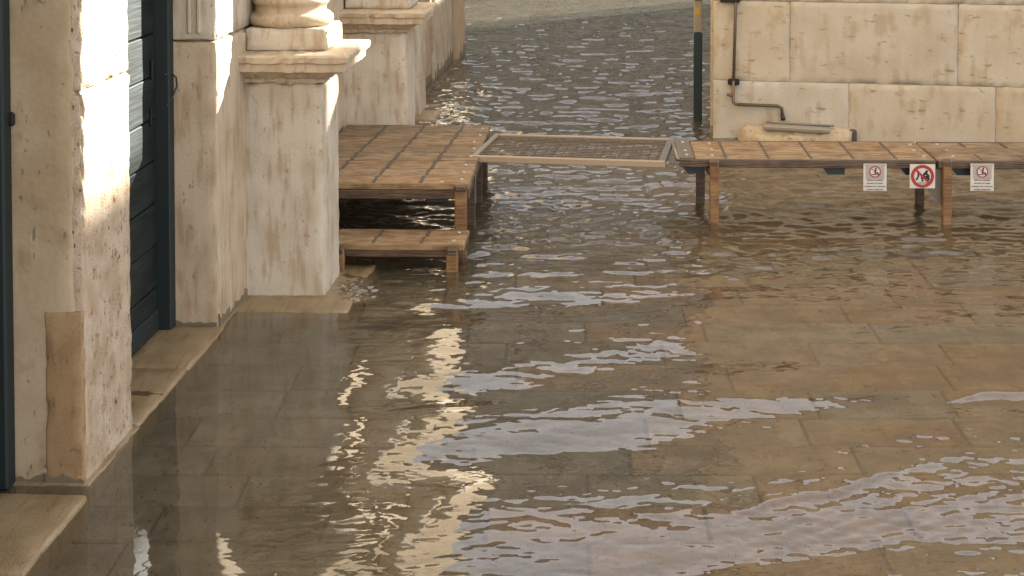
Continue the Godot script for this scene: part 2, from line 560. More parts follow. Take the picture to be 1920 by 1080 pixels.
# water: one sheet, waves in the geometry
func water() -> void:
	var n1 := FastNoiseLite.new()
	n1.seed = 3
	n1.frequency = 1.0
	n1.fractal_type = FastNoiseLite.FRACTAL_NONE
	n1.noise_type = FastNoiseLite.TYPE_SIMPLEX_SMOOTH
	var xs := PackedFloat32Array([-60.0, -20.0, -6.0, -3.0, -2.2])
	var x := -1.95
	while x < 3.7:
		xs.append(x)
		x += 0.0145
	xs.append_array(PackedFloat32Array([3.9, 4.5, 6.0, 10.0, 20.0, 60.0]))
	var zs := PackedFloat32Array([30.0, 10.0, 2.0, -2.0, -3.5])
	var d := 4.1
	while d < 27.0:
		zs.append(-d)
		d += d * 0.0019
	zs.append_array(PackedFloat32Array([-28.0, -32.0, -45.0, -105.0]))
	var posts := [Vector2(0.98, -9.115), Vector2(2.41, -9.115), Vector2(0.95, -9.67), Vector2(2.38, -9.67), Vector2(-0.555, -8.035)]
	var nx := xs.size()
	var nz := zs.size()
	var hh := PackedFloat32Array()
	hh.resize(nx * nz)
	for j in nz:
		var zz := zs[j]
		var dd := -zz
		if dd < 4.0 or dd > 27.0:
			continue
		var far := smoothstep(6.9, 9.4, dd)
		for i in nx:
			var xx := xs[i]
			if xx < -2.0 or xx > 3.7:
				continue
			# calm strip along the facade, livelier in mid passage
			var lively := smoothstep(-1.25, -0.1, xx) if dd < 8.6 else lerpf(smoothstep(-1.25, -0.1, xx), 1.0, smoothstep(8.6, 10.5, dd))
			var warp := n1.get_noise_2d(xx * 0.7 + 5.0, zz * 0.7) * 0.55
			var ph := (zz + 0.42 * xx) * 6.1 + warp * 2.6
			var sw := sin(ph) + 0.22 * sin(2.0 * ph + 1.0)
			var h := 0.0145 * sw * lively * (1.0 - 0.65 * far) * (1.0 - 0.5 * smoothstep(0.8, 1.6, xx))
			h += 0.004 * sin((zz * 1.0 - 0.55 * xx) * 3.7 + warp * 2.0) * (0.25 + 0.75 * lively)
			# chop
			var chop := ridge(n1.get_noise_2d(xx * 2.1 + 11.0, zz * 4.4)) * 0.0062
			chop += ridge(n1.get_noise_2d(xx * 4.6 + 3.0, zz * 10.5 + 2.0)) * 0.0028
			var gust := clampf(n1.get_noise_2d(xx * 0.55 + 31.0, zz * 0.4) * 1.2 + 0.5, 0.0, 1.0)
			var near_amp := lerpf(0.10, 0.16 + 0.5 * gust * smoothstep(-0.6, 0.2, xx), lively)
			var mix_amp := lerpf(near_amp, 4.3, far)
			h += chop * mix_amp
			h += ridge(n1.get_noise_2d(xx * 4.0 + 17.0, zz * 9.5 + 4.0)) * 0.002 * smoothstep(-1.1, -0.5, xx) * smoothstep(1.2, 0.2, xx) * (1.0 - far)
			var fine := ridge(n1.get_noise_2d(xx * 12.0 + 7.0, zz * 24.0)) * 0.0012
			var right := smoothstep(0.35, 1.0, xx) * smoothstep(6.6, 5.4, dd)
			var band := smoothstep(-1.05, -0.45, xx) * smoothstep(0.8, 0.1, xx)
			h += fine * (0.3 * lively + 0.3 * band + 3.2 * far + 0.75 * right)
			if dd < 8.0:
				h += right * 0.0006 * sin((zz * 0.8 + xx * 0.55) * 95.0 + warp * 14.0) * gust
			# capillary ripples that break the swell's mirror
			var tiny := n1.get_noise_2d(xx * 20.0 + 2.0, zz * 34.0 - 6.0) * 0.00055 + n1.get_noise_2d(xx * 9.0 - 4.0, zz * 15.0) * 0.0006
			h += tiny * (0.1 + 0.9 * lively) * (0.35 + 0.9 * gust) * (1.0 - far)
			# rings round the posts
			if dd > 7.6 and dd < 10.1:
				for q in posts:
					var rr := Vector2(xx - q.x, zz - q.y).length()
					if rr < 0.34:
						h += 0.0016 * sin(rr * 62.0) * (1.0 - rr / 0.34)
			# two small breaking crests rolling in from the right
			if xx > 0.3 and dd < 6.8:
				var wob := n1.get_noise_2d(xx * 3.0, 7.0) * 0.035
				var s1 := dd - (4.97 + (xx - 0.55) * 0.53) + wob
				var e1 := smoothstep(0.4, 0.75, xx) * smoothstep(1.75, 1.2, xx)
				h += e1 * 0.007 * (exp(-s1 * s1 / 0.0011) if s1 < 0.0 else exp(-s1 * s1 / 0.006))
				var s2 := dd - (6.12 + (xx - 1.6) * 0.25) + wob
				var e2 := smoothstep(1.45, 1.75, xx)
				h += e2 * 0.009 * (exp(-s2 * s2 / 0.0014) if s2 < 0.0 else exp(-s2 * s2 / 0.007))
			# water running over the foot of the first pedestal
			var bx := (xx + 1.04) / 0.11
			var bz := (zz + 7.72) / 0.17
			var bump := exp(-bx * bx - bz * bz)
			if bump > 0.01:
				h += bump * (0.02 + 0.011 * n1.get_noise_2d(xx * 26.0, zz * 20.0) + 0.004 * n1.get_noise_2d(xx * 60.0, zz * 45.0))
			hh[j * nx + i] = h
	var vs := PackedVector3Array()
	vs.resize(nx * nz)
	var ns := PackedVector3Array()
	ns.resize(nx * nz)
	for j in nz:
		var j0 := maxi(j - 1, 0)
		var j1 := mini(j + 1, nz - 1)
		for i in nx:
			var k := j * nx + i
			vs[k] = Vector3(xs[i], hh[k], zs[j])
			var i0 := maxi(i - 1, 0)
			var i1 := mini(i + 1, nx - 1)
			var sx := (hh[j * nx + i1] - hh[j * nx + i0]) / (xs[i1] - xs[i0])
			var sz := (hh[j1 * nx + i] - hh[j0 * nx + i]) / (zs[j1] - zs[j0])
			ns[k] = Vector3(-sx, 1.0, -sz).normalized()
	var ids := PackedInt32Array()
	ids.resize((nx - 1) * (nz - 1) * 6)
	var t := 0
	for j in nz - 1:
		for i in nx - 1:
			var a := j * nx + i
			ids[t] = a; ids[t + 1] = a + nx + 1; ids[t + 2] = a + 1
			ids[t + 3] = a; ids[t + 4] = a + nx; ids[t + 5] = a + nx + 1
			t += 6
	var arr := []
	arr.resize(Mesh.ARRAY_MAX)
	arr[Mesh.ARRAY_VERTEX] = vs
	arr[Mesh.ARRAY_NORMAL] = ns
	arr[Mesh.ARRAY_INDEX] = ids
	var m := ArrayMesh.new()
	m.add_surface_from_arrays(Mesh.PRIMITIVE_TRIANGLES, arr)
	structure("water", m, M.water)

# local frame of the palace: x out of the facade, -z along it
func blk(called: String, parent: Node, w0: float, w1: float, y0: float, y1: float, d0: float, d1: float, m: Material, r := 0.012, cell := 0.05, amp := 0.003, chip := 0.012, off := Vector3.ZERO) -> MeshInstance3D:
	var s := Vector3(w1 - w0, y1 - y0, d1 - d0)
	return part(called, hewn(s, r, cell, amp, chip, w0 + d0 * 3.0 + y0), m, parent, Vector3((w0 + w1) / 2.0, (y0 + y1) / 2.0, -(d0 + d1) / 2.0) - off)

func palace() -> void:
	var b := thing("stone_palace", "weathered beige stone palace with teal doors and columns on pedestals", "building", Vector3(-1.8876, 0, 0), -atan(0.0406))
	# masses
	part("upper_wall", bevel(Vector3(6.0, 5.6, 22.0), 0.01), M.plaster, b, Vector3(-3.0, 5.2, -6.6))
	part("rear_wall", bevel(Vector3(0.4, 2.8, 22.0), 0.01), M.plaster, b, Vector3(-1.2, 1.1, -6.6))
	part("roof", bevel(Vector3(6.5, 0.3, 22.6), 0.02), M.roof, b, Vector3(-2.9, 8.15, -6.6))
	blk("pier", b, -1.0, 0.0, -0.2, 2.4, -4.4, 3.6, M.plaster, 0.02, 0.4)
	# near pier: plastered return, bare stone street face
	blk("pier", b, -0.9, -0.03, -0.2, 2.4, 5.259, 5.792, M.plaster, 0.02, 0.05, 0.004, 0.012)
	var ys := [-0.2, 1.403, 2.4]
	for k in 2:
		blk("stone_block", b, -0.2, 0.0 - 0.003 * k, ys[k] + 0.001, ys[k + 1] - 0.001, 5.268, 5.785, M.rough_stone, 0.012, 0.025, 0.006, 0.022)
	blk("stone_block", b, -0.14, -0.004, -0.2, 0.618, 5.254, 5.42, M.brown_block, 0.008, 0.03, 0.003, 0.008)
	blk("base_course", b, -0.3, 0.03, -0.25, 0.006, 5.23, 5.81, M.sill, 0.015, 0.05, 0.003, 0.01)
	# iron hinge strap on the pier
	var hinge := part("hinge", bevel(Vector3(0.02, 0.28, 0.03), 0.004), M.iron, b, Vector3(-0.285, 1.36, -5.246))
	part("hinge_arm", bevel(Vector3(0.05, 0.05, 0.02), 0.008), M.iron, hinge, Vector3(0.03, -0.05, 0.008))
	# sills
	for s in [[-0.3, 0.058, 4.55, 5.15], [-0.3, 0.062, 3.5, 4.545], [-0.3, 0.024, 5.80, 6.45], [-0.3, 0.03, 6.455, 7.055]]:
		blk("sill_stone", b, s[0], s[1], -0.25, 0.014, s[2], s[3], M.sill, 0.02, 0.06, 0.003, 0.01)
	var blot := PackedVector2Array()
	for k in 28:
		var an := TAU * k / 28.0
		var rr := 1.0 + 0.9 * wear.get_noise_2d(cos(an) * 22.0, sin(an) * 22.0) + 0.5 * wear.get_noise_2d(cos(an) * 70.0, sin(an) * 70.0)
		blot.append(Vector2(cos(an) * 0.085 * rr, sin(an) * 0.024 * rr))
	part("rust_patch", plate_of(blot, 0.003), M.rust_stain, b, Vector3(-0.115, 0.0135, -6.13), Vector3(-PI / 2.0, 0, 0))
	# doors of wide horizontal boards
	door(b, 3.62, 5.26, -0.33)
	door(b, 5.79, 7.055, -0.285)
	# door hardware on the second door
	var dp := b
	part("door_handle", bevel(Vector3(0.012, 0.10, 0.018), 0.004), M.iron, dp, Vector3(-0.263, 1.262, -6.90))
	part("keyhole_plate", bevel(Vector3(0.008, 0.09, 0.016), 0.003), M.iron, dp, Vector3(-0.265, 1.04, -6.89))
	part("hook_wire", tube(PackedVector3Array([Vector3(-0.225, 1.225, -6.960), Vector3(-0.205, 1.23, -7.000), Vector3(-0.19, 1.205, -7.035), Vector3(-0.188, 1.16, -7.045), Vector3(-0.20, 1.12, -7.020), Vector3(-0.215, 1.085, -6.970), Vector3(-0.226, 1.05, -7.000)]), 0.004), M.dark_metal, dp)
	# far jamb and wall beyond
	blk("pier", b, -0.9, 0.0, -0.2, 1.368, 7.058, 8.0, M.lime_b, 0.015, 0.04, 0.004, 0.018)
	blk("pier", b, -0.9, -0.004, 1.374, 2.4, 7.061, 8.0, M.lime, 0.015, 0.05, 0.004, 0.02)
	part("groove_trim", bevel(Vector3(0.02, 0.5, 0.02), 0.006), M.lime, b, Vector3(-0.13, 1.66, -7.055))
	part("groove_trim", bevel(Vector3(0.02, 0.5, 0.02), 0.006), M.lime, b, Vector3(-0.085, 1.66, -7.055))
	blk("base_course", b, -0.3, 0.022, -0.25, 0.004, 7.045, 7.7, M.sill, 0.012, 0.05, 0.003, 0.01)
	blk("wall", b, -0.9, -0.01, -0.2, 2.4, 8.0, 15.4, M.lime_b, 0.015, 0.12, 0.004, 0.01)
	blk("pilaster", b, -0.9, 0.03, -0.2, 2.4, 15.4, 17.05, M.lime, 0.015, 0.1, 0.004, 0.015)
	blk("pilaster", b, -0.9, 0.115, -0.2, 2.4, 17.05, 17.6, M.lime_b, 0.015, 0.08, 0.004, 0.015)
	tide(b, Vector3(-0.3, 0, -5.259), Vector3(-0.14, 0, -5.259), Vector3.BACK, 0.024)
	tide(b, Vector3(-0.14, 0, -5.25), Vector3(0.0, 0, -5.25), Vector3.BACK, 0.024)
	tide(b, Vector3(-0.21, 0, -7.058), Vector3(-0.01, 0, -7.058), Vector3.BACK, 0.026)
	tide(b, Vector3(0.0, 0, -7.06), Vector3(0.0, 0, -7.6), Vector3.RIGHT, 0.05)
	tide(b, Vector3(-0.01, 0, -8.0), Vector3(-0.01, 0, -15.4), Vector3.RIGHT, 0.07)
	tide(b, Vector3(0.03, 0, -15.4), Vector3(0.03, 0, -17.05), Vector3.RIGHT, 0.11)
	tide(b, Vector3(0.115, 0, -17.05), Vector3(0.115, 0, -17.6), Vector3.RIGHT, 0.12)
	# pedestals with columns
	pedestal(b, 7.595, 1.26, 0.403, 0.43, 0.0)
	pedestal(b, 10.4, 1.206, 0.435, 0.45, 4.0)
	pedestal(b, 13.2, 1.24, 0.16, 0.43, 8.0)

# a dark wet line of slime where stone meets water, uneven along its top
func tide(parent: Node, a: Vector3, b: Vector3, out: Vector3, height := 0.03) -> void:
	var st := flat()
	var n := maxi(4, int(a.distance_to(b) / 0.012))
	var o := out * 0.004
	for i in n:
		var p := a.lerp(b, float(i) / n)
		var q := a.lerp(b, float(i + 1) / n)
		var w0 := parent_noise(p)
		var w1 := parent_noise(q)
		var p1 := p + Vector3.UP * height * w0
		var q1 := q + Vector3.UP * height * w1
		var dn := Vector3.DOWN * 0.06
		quad(st, p + o + dn, q + o + dn, q1 + o, p1 + o, out)
		quad(st, p1 + o, q1 + o, q1 - o, p1 - o, Vector3.UP)
	part("tide_line", done(st), M.slime, parent)

func parent_noise(p: Vector3) -> float:
	return clampf(0.8 + 1.1 * wear.get_noise_3d(p.x * 55.0, 3.0, p.z * 55.0) + 0.6 * wear.get_noise_3d(p.x * 260.0, 9.0, p.z * 260.0), 0.1, 1.8)

func door(b: Node, d0: float, d1: float, w: float) -> void:
	var leaf := part("door", bevel(Vector3(0.03, 2.4, d1 - d0), 0.003), M.door_frame, b, Vector3(w - 0.03, 1.2, -(d0 + d1) / 2.0))
	var y := 0.02
	var k := 0
	while y < 2.3:
		part("plank", bevel(Vector3(0.03, 0.193, d1 - d0 - 0.16), 0.005), M.door, leaf, Vector3(0.028 + rng.randf_range(-0.002, 0.002), y + 0.1 - 1.2, 0), Vector3(rng.randf_range(-0.004, 0.004), 0, 0))
		y += 0.2
		k += 1
	for s in [-1.0, 1.0]:
		part("frame_post", bevel(Vector3(0.115, 2.4, 0.075), 0.008), M.door_frame, leaf, Vector3(0.053, 0, s * ((d1 - d0) / 2.0 - 0.04)))
	part("kick_rail", bevel(Vector3(0.02, 0.1, d1 - d0 - 0.17), 0.004), M.door_frame, leaf, Vector3(0.045, -1.13, 0))

func pedestal(b: Node, d: float, top: float, wide: float, deep: float, seed: float) -> void:
	var c := Vector3(wide / 2.0, 0, -(d + deep / 2.0))
	var p := part("pedestal", hewn(Vector3(wide + 0.14, top - 0.16 + 0.2, deep), 0.03, 0.03, 0.004, 0.022, seed), M.lime, b, Vector3(wide / 2.0 - 0.07, (top - 0.16 - 0.2) / 2.0, c.z))
	var o := p.position
	# foot slab just awash
	part("plinth", hewn(Vector3(wide + 0.32, 0.3, deep + 0.5), 0.03, 0.04, 0.006, 0.02, seed + 1.0), M.sill, p, Vector3(c.x + 0.02, -0.145, c.z + 0.05) - o)
	# cornice: cyma under two worn fasciae
	var prof := [[0.004, -0.165], [0.012, -0.155], [0.012, -0.142], [0.035, -0.128], [0.05, -0.112], [0.055, -0.102], [0.06, -0.1], [0.115, -0.094], [0.128, -0.09], [0.13, -0.052], [0.136, -0.047], [0.145, -0.043], [0.15, -0.015], [0.142, -0.004], [0.12, 0.0]]
	part("cornice", moulding(wide / 2.0 + 0.03, deep / 2.0, prof, 0.007, 0.022, seed), M.lime_b, p, Vector3(c.x - 0.03, top, c.z) - o)
	# column: square plinth, torus, scotia, torus, shaft
	var col := part("column", lathe([[0.16, 0.28], [0.157, 0.6], [0.15, 1.6], [0.135, 2.1]], 64, 0.002), M.lime, b, Vector3(c.x - 0.01, top, c.z))
	part("column_plinth", hewn(Vector3(wide + 0.02, 0.115, deep - 0.02), 0.012, 0.025, 0.003, 0.016, seed + 2.0), M.lime, col, Vector3(0.02, 0.058, 0))
	part("base_moulding", lathe([[0.15, 0.112], [0.2, 0.117], [0.216, 0.13], [0.222, 0.148], [0.218, 0.168], [0.202, 0.184], [0.188, 0.188], [0.184, 0.2], [0.182, 0.215], [0.19, 0.226], [0.198, 0.236], [0.2, 0.248], [0.196, 0.26], [0.186, 0.268], [0.172, 0.27], [0.166, 0.284], [0.16, 0.3]], 72, 0.003), M.lime_b, col)
	part("capital", moulding(0.15, 0.15, [[0.0, 2.08], [0.03, 2.12], [0.06, 2.2], [0.1, 2.24], [0.1, 2.3], [0.09, 2.31]], 0.003, 0.04, seed), M.lime, col)

func annex() -> void:
	# low stone building right of the canal, its front turned about ten degrees
	var turn := -0.17
	var b := thing("stone_annex", "low cream stone building beside the canal with a rusty drain pipe", "building", Vector3(1.285, 0, -12.05), turn)
	var bx := b.transform
	# body set back behind the facing blocks
	part("body", bevel(Vector3(9.0, 3.3, 7.0), 0.01), M.pale[3], b, Vector3(4.62, 1.45, -3.57))
	part("roof", bevel(Vector3(9.3, 0.12, 7.3), 0.02), M.roof, b, Vector3(4.6, 3.2, -3.57))
	# facing: courses of large blocks, in the front's own axes (x along, +z out)
	var inv := bx.affine_inverse()
	var at := func(px: float, py: float) -> Vector3:
		var r := ray(px, py)
		var n := bx.basis.z
		return inv * (EYE + r * ((b.position - EYE).dot(n) / r.dot(n)))
	var y1: float = (at.call(1340, 150) as Vector3).y
	var y2: float = (at.call(1340, 1) as Vector3).y
	var rows := [[-0.25, y1, [1338, 1592, 1868, 2150, 2500]], [y1, y2, [1338, 1481, 1796, 2100, 2500]], [y2, 1.75, [1338, 1700, 2080, 2500]], [1.75, 2.4, [1338, 1600, 1960, 2500]], [2.4, 3.13, [1338, 1800, 2500]]]
	var n := 0
	for rw in rows:
		var cuts: Array = rw[2]
		for i in cuts.size() - 1:
			var x0: float = 0.0 if i == 0 else (at.call(cuts[i], 100) as Vector3).x
			var x1: float = (at.call(cuts[i + 1], 100) as Vector3).x
			var s := Vector3(x1 - x0 - 0.001, rw[1] - rw[0] - 0.001, 0.16)
			part("stone_block", hewn(s, 0.004, 0.05, 0.003, 0.012, n * 1.7), M.pale[[0, 1, 3, 0, 1, 2, 1, 3, 0, 2, 1, 0, 3, 2][n % 14]], b, Vector3((x0 + x1) / 2.0, (rw[0] + rw[1]) / 2.0, -0.075))
			n += 1
	# side toward the canal: rises straight, follows the water
	var sd := part("side_wall", hewn(Vector3(0.3, 3.35, 6.9), 0.01, 0.12, 0.003, 0.01, 3.0), M.pale[1], b, Vector3(0.155, 1.445, -3.46), Vector3.ZERO)
	part("door_jamb", hewn(Vector3(0.1, 2.2, 0.14), 0.01, 0.05, 0.002, 0.01, 5.0), M.pale[0], b, Vector3(-0.01, 0.85, -0.62))
	part("door_board", bevel(Vector3(0.05, 2.2, 0.05), 0.004), M.wood[3], b, Vector3(-0.06, 0.85, -1.5))
	# drain pipe, clamp, elbow run, and the ledge beneath
	var p := [at.call(1382, -60), at.call(1376, 150), at.call(1375, 178), at.call(1376, 190), at.call(1382, 194), at.call(1458, 197), at.call(1466, 201), at.call(1467, 214), at.call(1469, 224)]
	for k in p.size():
		p[k] = Vector3(p[k].x, p[k].y, 0.045)
	var dp := thing("drain_pipe", "thin rusty drain pipe bent along the cream stone wall", "pipe")
	dp.transform = bx
	part("downpipe", tube(PackedVector3Array([p[0], p[1]]), 0.013, 12), M.pipe, dp)
	part("elbow", tube(PackedVector3Array([p[1], p[2], p[3], p[4]]), 0.014, 12), M.copper, dp)
	part("cross_run", tube(PackedVector3Array([p[4], p[5], p[6], p[7]]), 0.013, 12), M.pipe, dp)
	part("outlet", tube(PackedVector3Array([p[7], p[8]]), 0.018, 12), M.dark_metal, dp)
	for s in [-1.0, 1.0]:
		part("clamp", bevel(Vector3(0.04, 0.045, 0.06), 0.008), M.iron, dp, Vector3(p[1].x + s * 0.026, p[1].y - 0.012, 0.028))
	part("bracket", bevel(Vector3(0.16, 0.03, 0.06), 0.006), M.iron, dp, Vector3(p[1].x - 0.03, y2 + 0.006, 0.03))
	part("valve_stub", tube(PackedVector3Array([Vector3(p[2].x + 0.0, p[2].y - 0.005, 0.04), Vector3(p[2].x - 0.03, p[2].y + 0.012, 0.06), Vector3(p[2].x - 0.045, p[2].y + 0.014, 0.065)]), 0.014, 10), M.copper, dp)
	# eroded footing patch with a metal drip tray on it
	var f0: Vector3 = at.call(1386, 250)
	var f1: Vector3 = at.call(1598, 230)
	var fx := (f0.x + f1.x) / 2.0
	var fw := f1.x - f0.x
	var foot := thing("eroded_footing", "sandy eroded mortar footing bulging from the cream wall", "footing")
	foot.transform = bx
	part("lump", hewn(Vector3(fw, 0.36, 0.18), 0.08, 0.025, 0.016, 0.03, 9.0), M.sandy, foot, Vector3(fx, -0.055, 0.06))
	part("lump", hewn(Vector3(fw * 0.5, 0.3, 0.12), 0.05, 0.025, 0.016, 0.03, 12.0), M.sandy, foot, Vector3(fx - 0.12, -0.07, 0.13))
	part("broken_edge", bevel(Vector3(0.06, 0.26, 0.06), 0.015), M.strip, foot, Vector3(f1.x + 0.005, -0.02, 0.04))
	var t0: Vector3 = at.call(1432, 222)
	var t1: Vector3 = at.call(1556, 228)
	var tray := thing("drip_tray", "narrow grey metal drip tray under the drain pipe outlet", "tray")
	tray.transform = bx
	part("trough", bevel(Vector3(t1.x - t0.x, 0.034, 0.09), 0.006), M.tin, tray, Vector3((t0.x + t1.x) / 2.0, t0.y - 0.045, 0.13), Vector3(0.25, 0, -0.03))
	part("lip", tube(PackedVector3Array([Vector3(t0.x + 0.02, t0.y - 0.014, 0.12), Vector3(t1.x + 0.03, t1.y - 0.012, 0.12)]), 0.008), M.zinc, tray)
	# painted post by the water
	var post := thing("painted_post", "dark teal post with grey top and yellow sticker against the side wall", "post", Vector3(1.236, 0, -12.84))
	part("lower_post", bevel(Vector3(0.07, 0.98, 0.07), 0.008), M.teal, post, Vector3(0, 0.285, 0))
	part("upper_post", bevel(Vector3(0.066, 0.28, 0.066), 0.006), M.grey_panel, post, Vector3(0, 0.915, 0))
	part("cap", bevel(Vector3(0.1, 0.03, 0.1), 0.006), M.iron, post, Vector3(0, 1.07, 0))
	part("sticker", bevel(Vector3(0.036, 0.06, 0.002), 0.0005), M.yellow, post, Vector3(-0.008, 0.96, 0.034))

func window_into(parent: Node, at: Vector3, size: Vector2) -> void:
	var w := part("window", bevel(Vector3(size.x + 0.3, size.y + 0.3, 0.12), 0.02), M.pale[0], parent, at)
	part("pane", bevel(Vector3(size.x, size.y, 0.1), 0.01), M.glass_dark, w, Vector3(0, 0, 0.03))

func surroundings() -> void:
	# houses outside the frame: one across the canal that the water mirrors, one that shades the passage
	var far := thing("canal_house", "long grey plastered house across the canal mirrored in the water", "building", Vector3(4.0, 0, -50))
	part("wall", bevel(Vector3(40, 22.4, 10), 0.05), M.brick, far, Vector3(0, 9.7, -5))
	part("roof", bevel(Vector3(41, 0.5, 11), 0.05), M.roof, far, Vector3(0, 21.1, -5))
	for r in 5:
		for c in 12:
			window_into(far, Vector3(-15.4 + c * 2.8, 2.6 + r * 3.6, 0.04), Vector2(1.1, 1.9))
	var sh := thing("campo_house", "plastered house with flat eaves that shades the passage", "building", Vector3(19.0, 0, -23.2))
	part("wall", bevel(Vector3(10, 10.5, 25.4), 0.05), M.plaster, sh, Vector3(0, 4.25, 0))
	part("roof", bevel(Vector3(10.2, 0.2, 25.6), 0.03), M.roof, sh, Vector3(0, 9.62, 0))
	part("attic", bevel(Vector3(10.1, 0.5, 12.2), 0.03), M.plaster, sh, Vector3(0.0, 9.92, 6.75))

func bolts(parent: Node, xs: Array, y: float, z: float) -> void:
	for x in xs:
		part("bolt", bolt_mesh(), M.bolt, parent, Vector3(x + rng.randf_range(-0.012, 0.012), y, z + rng.randf_range(-0.01, 0.01)))

var _bolt: ArrayMesh
func bolt_mesh() -> ArrayMesh:
	if _bolt == null:
		_bolt = lathe([[0.012, -0.002], [0.012, 0.003], [0.008, 0.006], [0.0005, 0.007]], 10)
	return _bolt

func plank(parent: Node, x0: float, x1: float, y: float, z: float, wide: float, thick: float, k: int) -> void:
	part("plank", bevel(Vector3(x1 - x0, thick, wide), 0.006), M.wood[k % 5], parent, Vector3((x0 + x1) / 2.0, y - thick / 2.0 + rng.randf_range(-0.003, 0.002), z), Vector3(rng.randf_range(-0.012, 0.012), 0, rng.randf_range(-0.002, 0.002)))

func platform() -> void:
	# wooden landing between the pedestals; origin at its front right foot
	var at := Vector3(-0.487, 0, -8.44)
	var t := thing("wooden_landing", "broad wooden landing of brown boards between the stone pedestals", "platform", at, -0.02)
	var z := 0.0
	var widths := [0.205, 0.2, 0.255, 0.26, 0.25, 0.215, 0.25, 0.27]
	for i in 8:
		var w: float = widths[i]
		plank(t, -1.0 + i * 0.0, 0.0, 0.4, z - w / 2.0, w - 0.012, 0.042, [2, 0, 4, 1, 3, 4, 1, 3][i])
		bolts(t, [-0.055], 0.4, z - w / 2.0)
		if i == 0:
			bolts(t, [-0.155], 0.4, z - 0.03)
		# grip strips across each board
		for g in [-0.278, -0.548, -0.812]:
			part("grip_strip", bevel(Vector3(0.022, 0.004, w - 0.02), 0.0015), M.strip, t, Vector3(g + z * -0.055, 0.4005, z - w / 2.0))
		z -= w
	part("front_board", bevel(Vector3(1.0, 0.05, 0.02), 0.004), M.wet_wood, t, Vector3(-0.5, 0.332, -0.012))
	part("side_board", bevel(Vector3(0.02, 0.055, 1.86), 0.004), M.wet_wood, t, Vector3(-0.012, 0.33, -0.95))
	# joists
	for zz in [-0.3, -1.0, -1.7]:
		part("joist", bevel(Vector3(0.96, 0.06, 0.05), 0.004), M.dark_metal, t, Vector3(-0.5, 0.326, zz))
	part("bracket", bevel(Vector3(0.13, 0.07, 0.03), 0.008), M.dark_metal, t, Vector3(-0.19, 0.308, -0.06))
	for zz in [0.035, -0.62, -1.25, -1.8]:
		for xx in [-0.045, -0.94]:
			var lg := part("leg", bevel(Vector3(0.068, 0.475, 0.05), 0.006), M.leg_wood if zz > 0.0 else M.wet_wood, t, Vector3(xx, 0.1615, zz))
			if zz > 0.0:
				part("leg_cap", bevel(Vector3(0.076, 0.045, 0.058), 0.012), M.wet_wood, lg, Vector3(0, 0.2175, 0.001))
	part("brace", bevel(Vector3(0.84, 0.04, 0.025), 0.004), M.wet_wood, t, Vector3(-0.49, 0.215, -0.64), Vector3(0, 0, -0.035))
	part("strap", bevel(Vector3(0.008, 0.17, 0.03), 0.002), M.zinc, t, Vector3(0.004, 0.275, -0.42), Vector3(0.1, 0, 0))

func step() -> void:
	var t := thing("wooden_step", "low wooden step of two boards in front of the landing", "step", Vector3(-0.495, 0, -8.06), -0.04)
	for i in 2:
		plank(t, -0.74, 0.0, 0.145, -0.085 - i * 0.172, 0.165, 0.04, [2, 4][i])
		bolts(t, [-0.06], 0.145, -0.085 - i * 0.172)
		for g in [-0.235, -0.5]:
			part("grip_strip", bevel(Vector3(0.018, 0.004, 0.15), 0.0015), M.strip, t, Vector3(g + i * 0.012, 0.1455, -0.085 - i * 0.172))
	part("front_board", bevel(Vector3(0.74, 0.035, 0.02), 0.004), M.wet_wood, t, Vector3(-0.37, 0.088, -0.014))
	part("side_board", bevel(Vector3(0.02, 0.04, 0.31), 0.004), M.wet_wood, t, Vector3(-0.014, 0.085, -0.18))
	for xx in [-0.06, -0.68]:
		for zz in [0.03, -0.3]:
			var lg := part("leg", bevel(Vector3(0.064, 0.205, 0.045), 0.006), M.leg_wood, t, Vector3(xx, 0.0265, zz))
			if zz > 0.0:
				part("leg_cap", bevel(Vector3(0.07, 0.05, 0.052), 0.014), M.wet_wood, lg, Vector3(0, 0.0875, 0.001))

func grating() -> void:
	var t := thing("metal_grating", "grey metal grating bridging the landing and the walkway", "grating", Vector3(0.135, 0.4, -9.55), -0.15)
	var L := 1.21
	var W := 0.76
	part("front_rail", bevel(Vector3(L, 0.04, 0.03), 0.004), M.rail, t, Vector3(0, -0.02, W / 2.0))
	part("back_rail", bevel(Vector3(L, 0.04, 0.03), 0.004), M.rail, t, Vector3(0, -0.02, -W / 2.0))
	for s in [-1.0, 1.0]:
		part("end_rail", bevel(Vector3(0.04, 0.035, W - 0.03), 0.004), M.zinc, t, Vector3(s * (L / 2.0 - 0.02), -0.0165, 0))
	for i in 14:
		part("grate_bar", bevel(Vector3(L - 0.08, 0.005, 0.01), 0.001), M.old_metal, t, Vector3(0, -0.008, -W / 2.0 + 0.045 + i * 0.0512))
	for i in 19:
		part("cross_bar", bevel(Vector3(0.009, 0.006, W - 0.04), 0.001), M.dark_metal, t, Vector3(-L / 2.0 + 0.06 + i * 0.0605, -0.018, 0))
	for x in [-0.33, -0.14]:
		part("stiffener", bevel(Vector3(0.022, 0.02, W - 0.04), 0.002), M.dark_metal, t, Vector3(x, -0.033, 0))

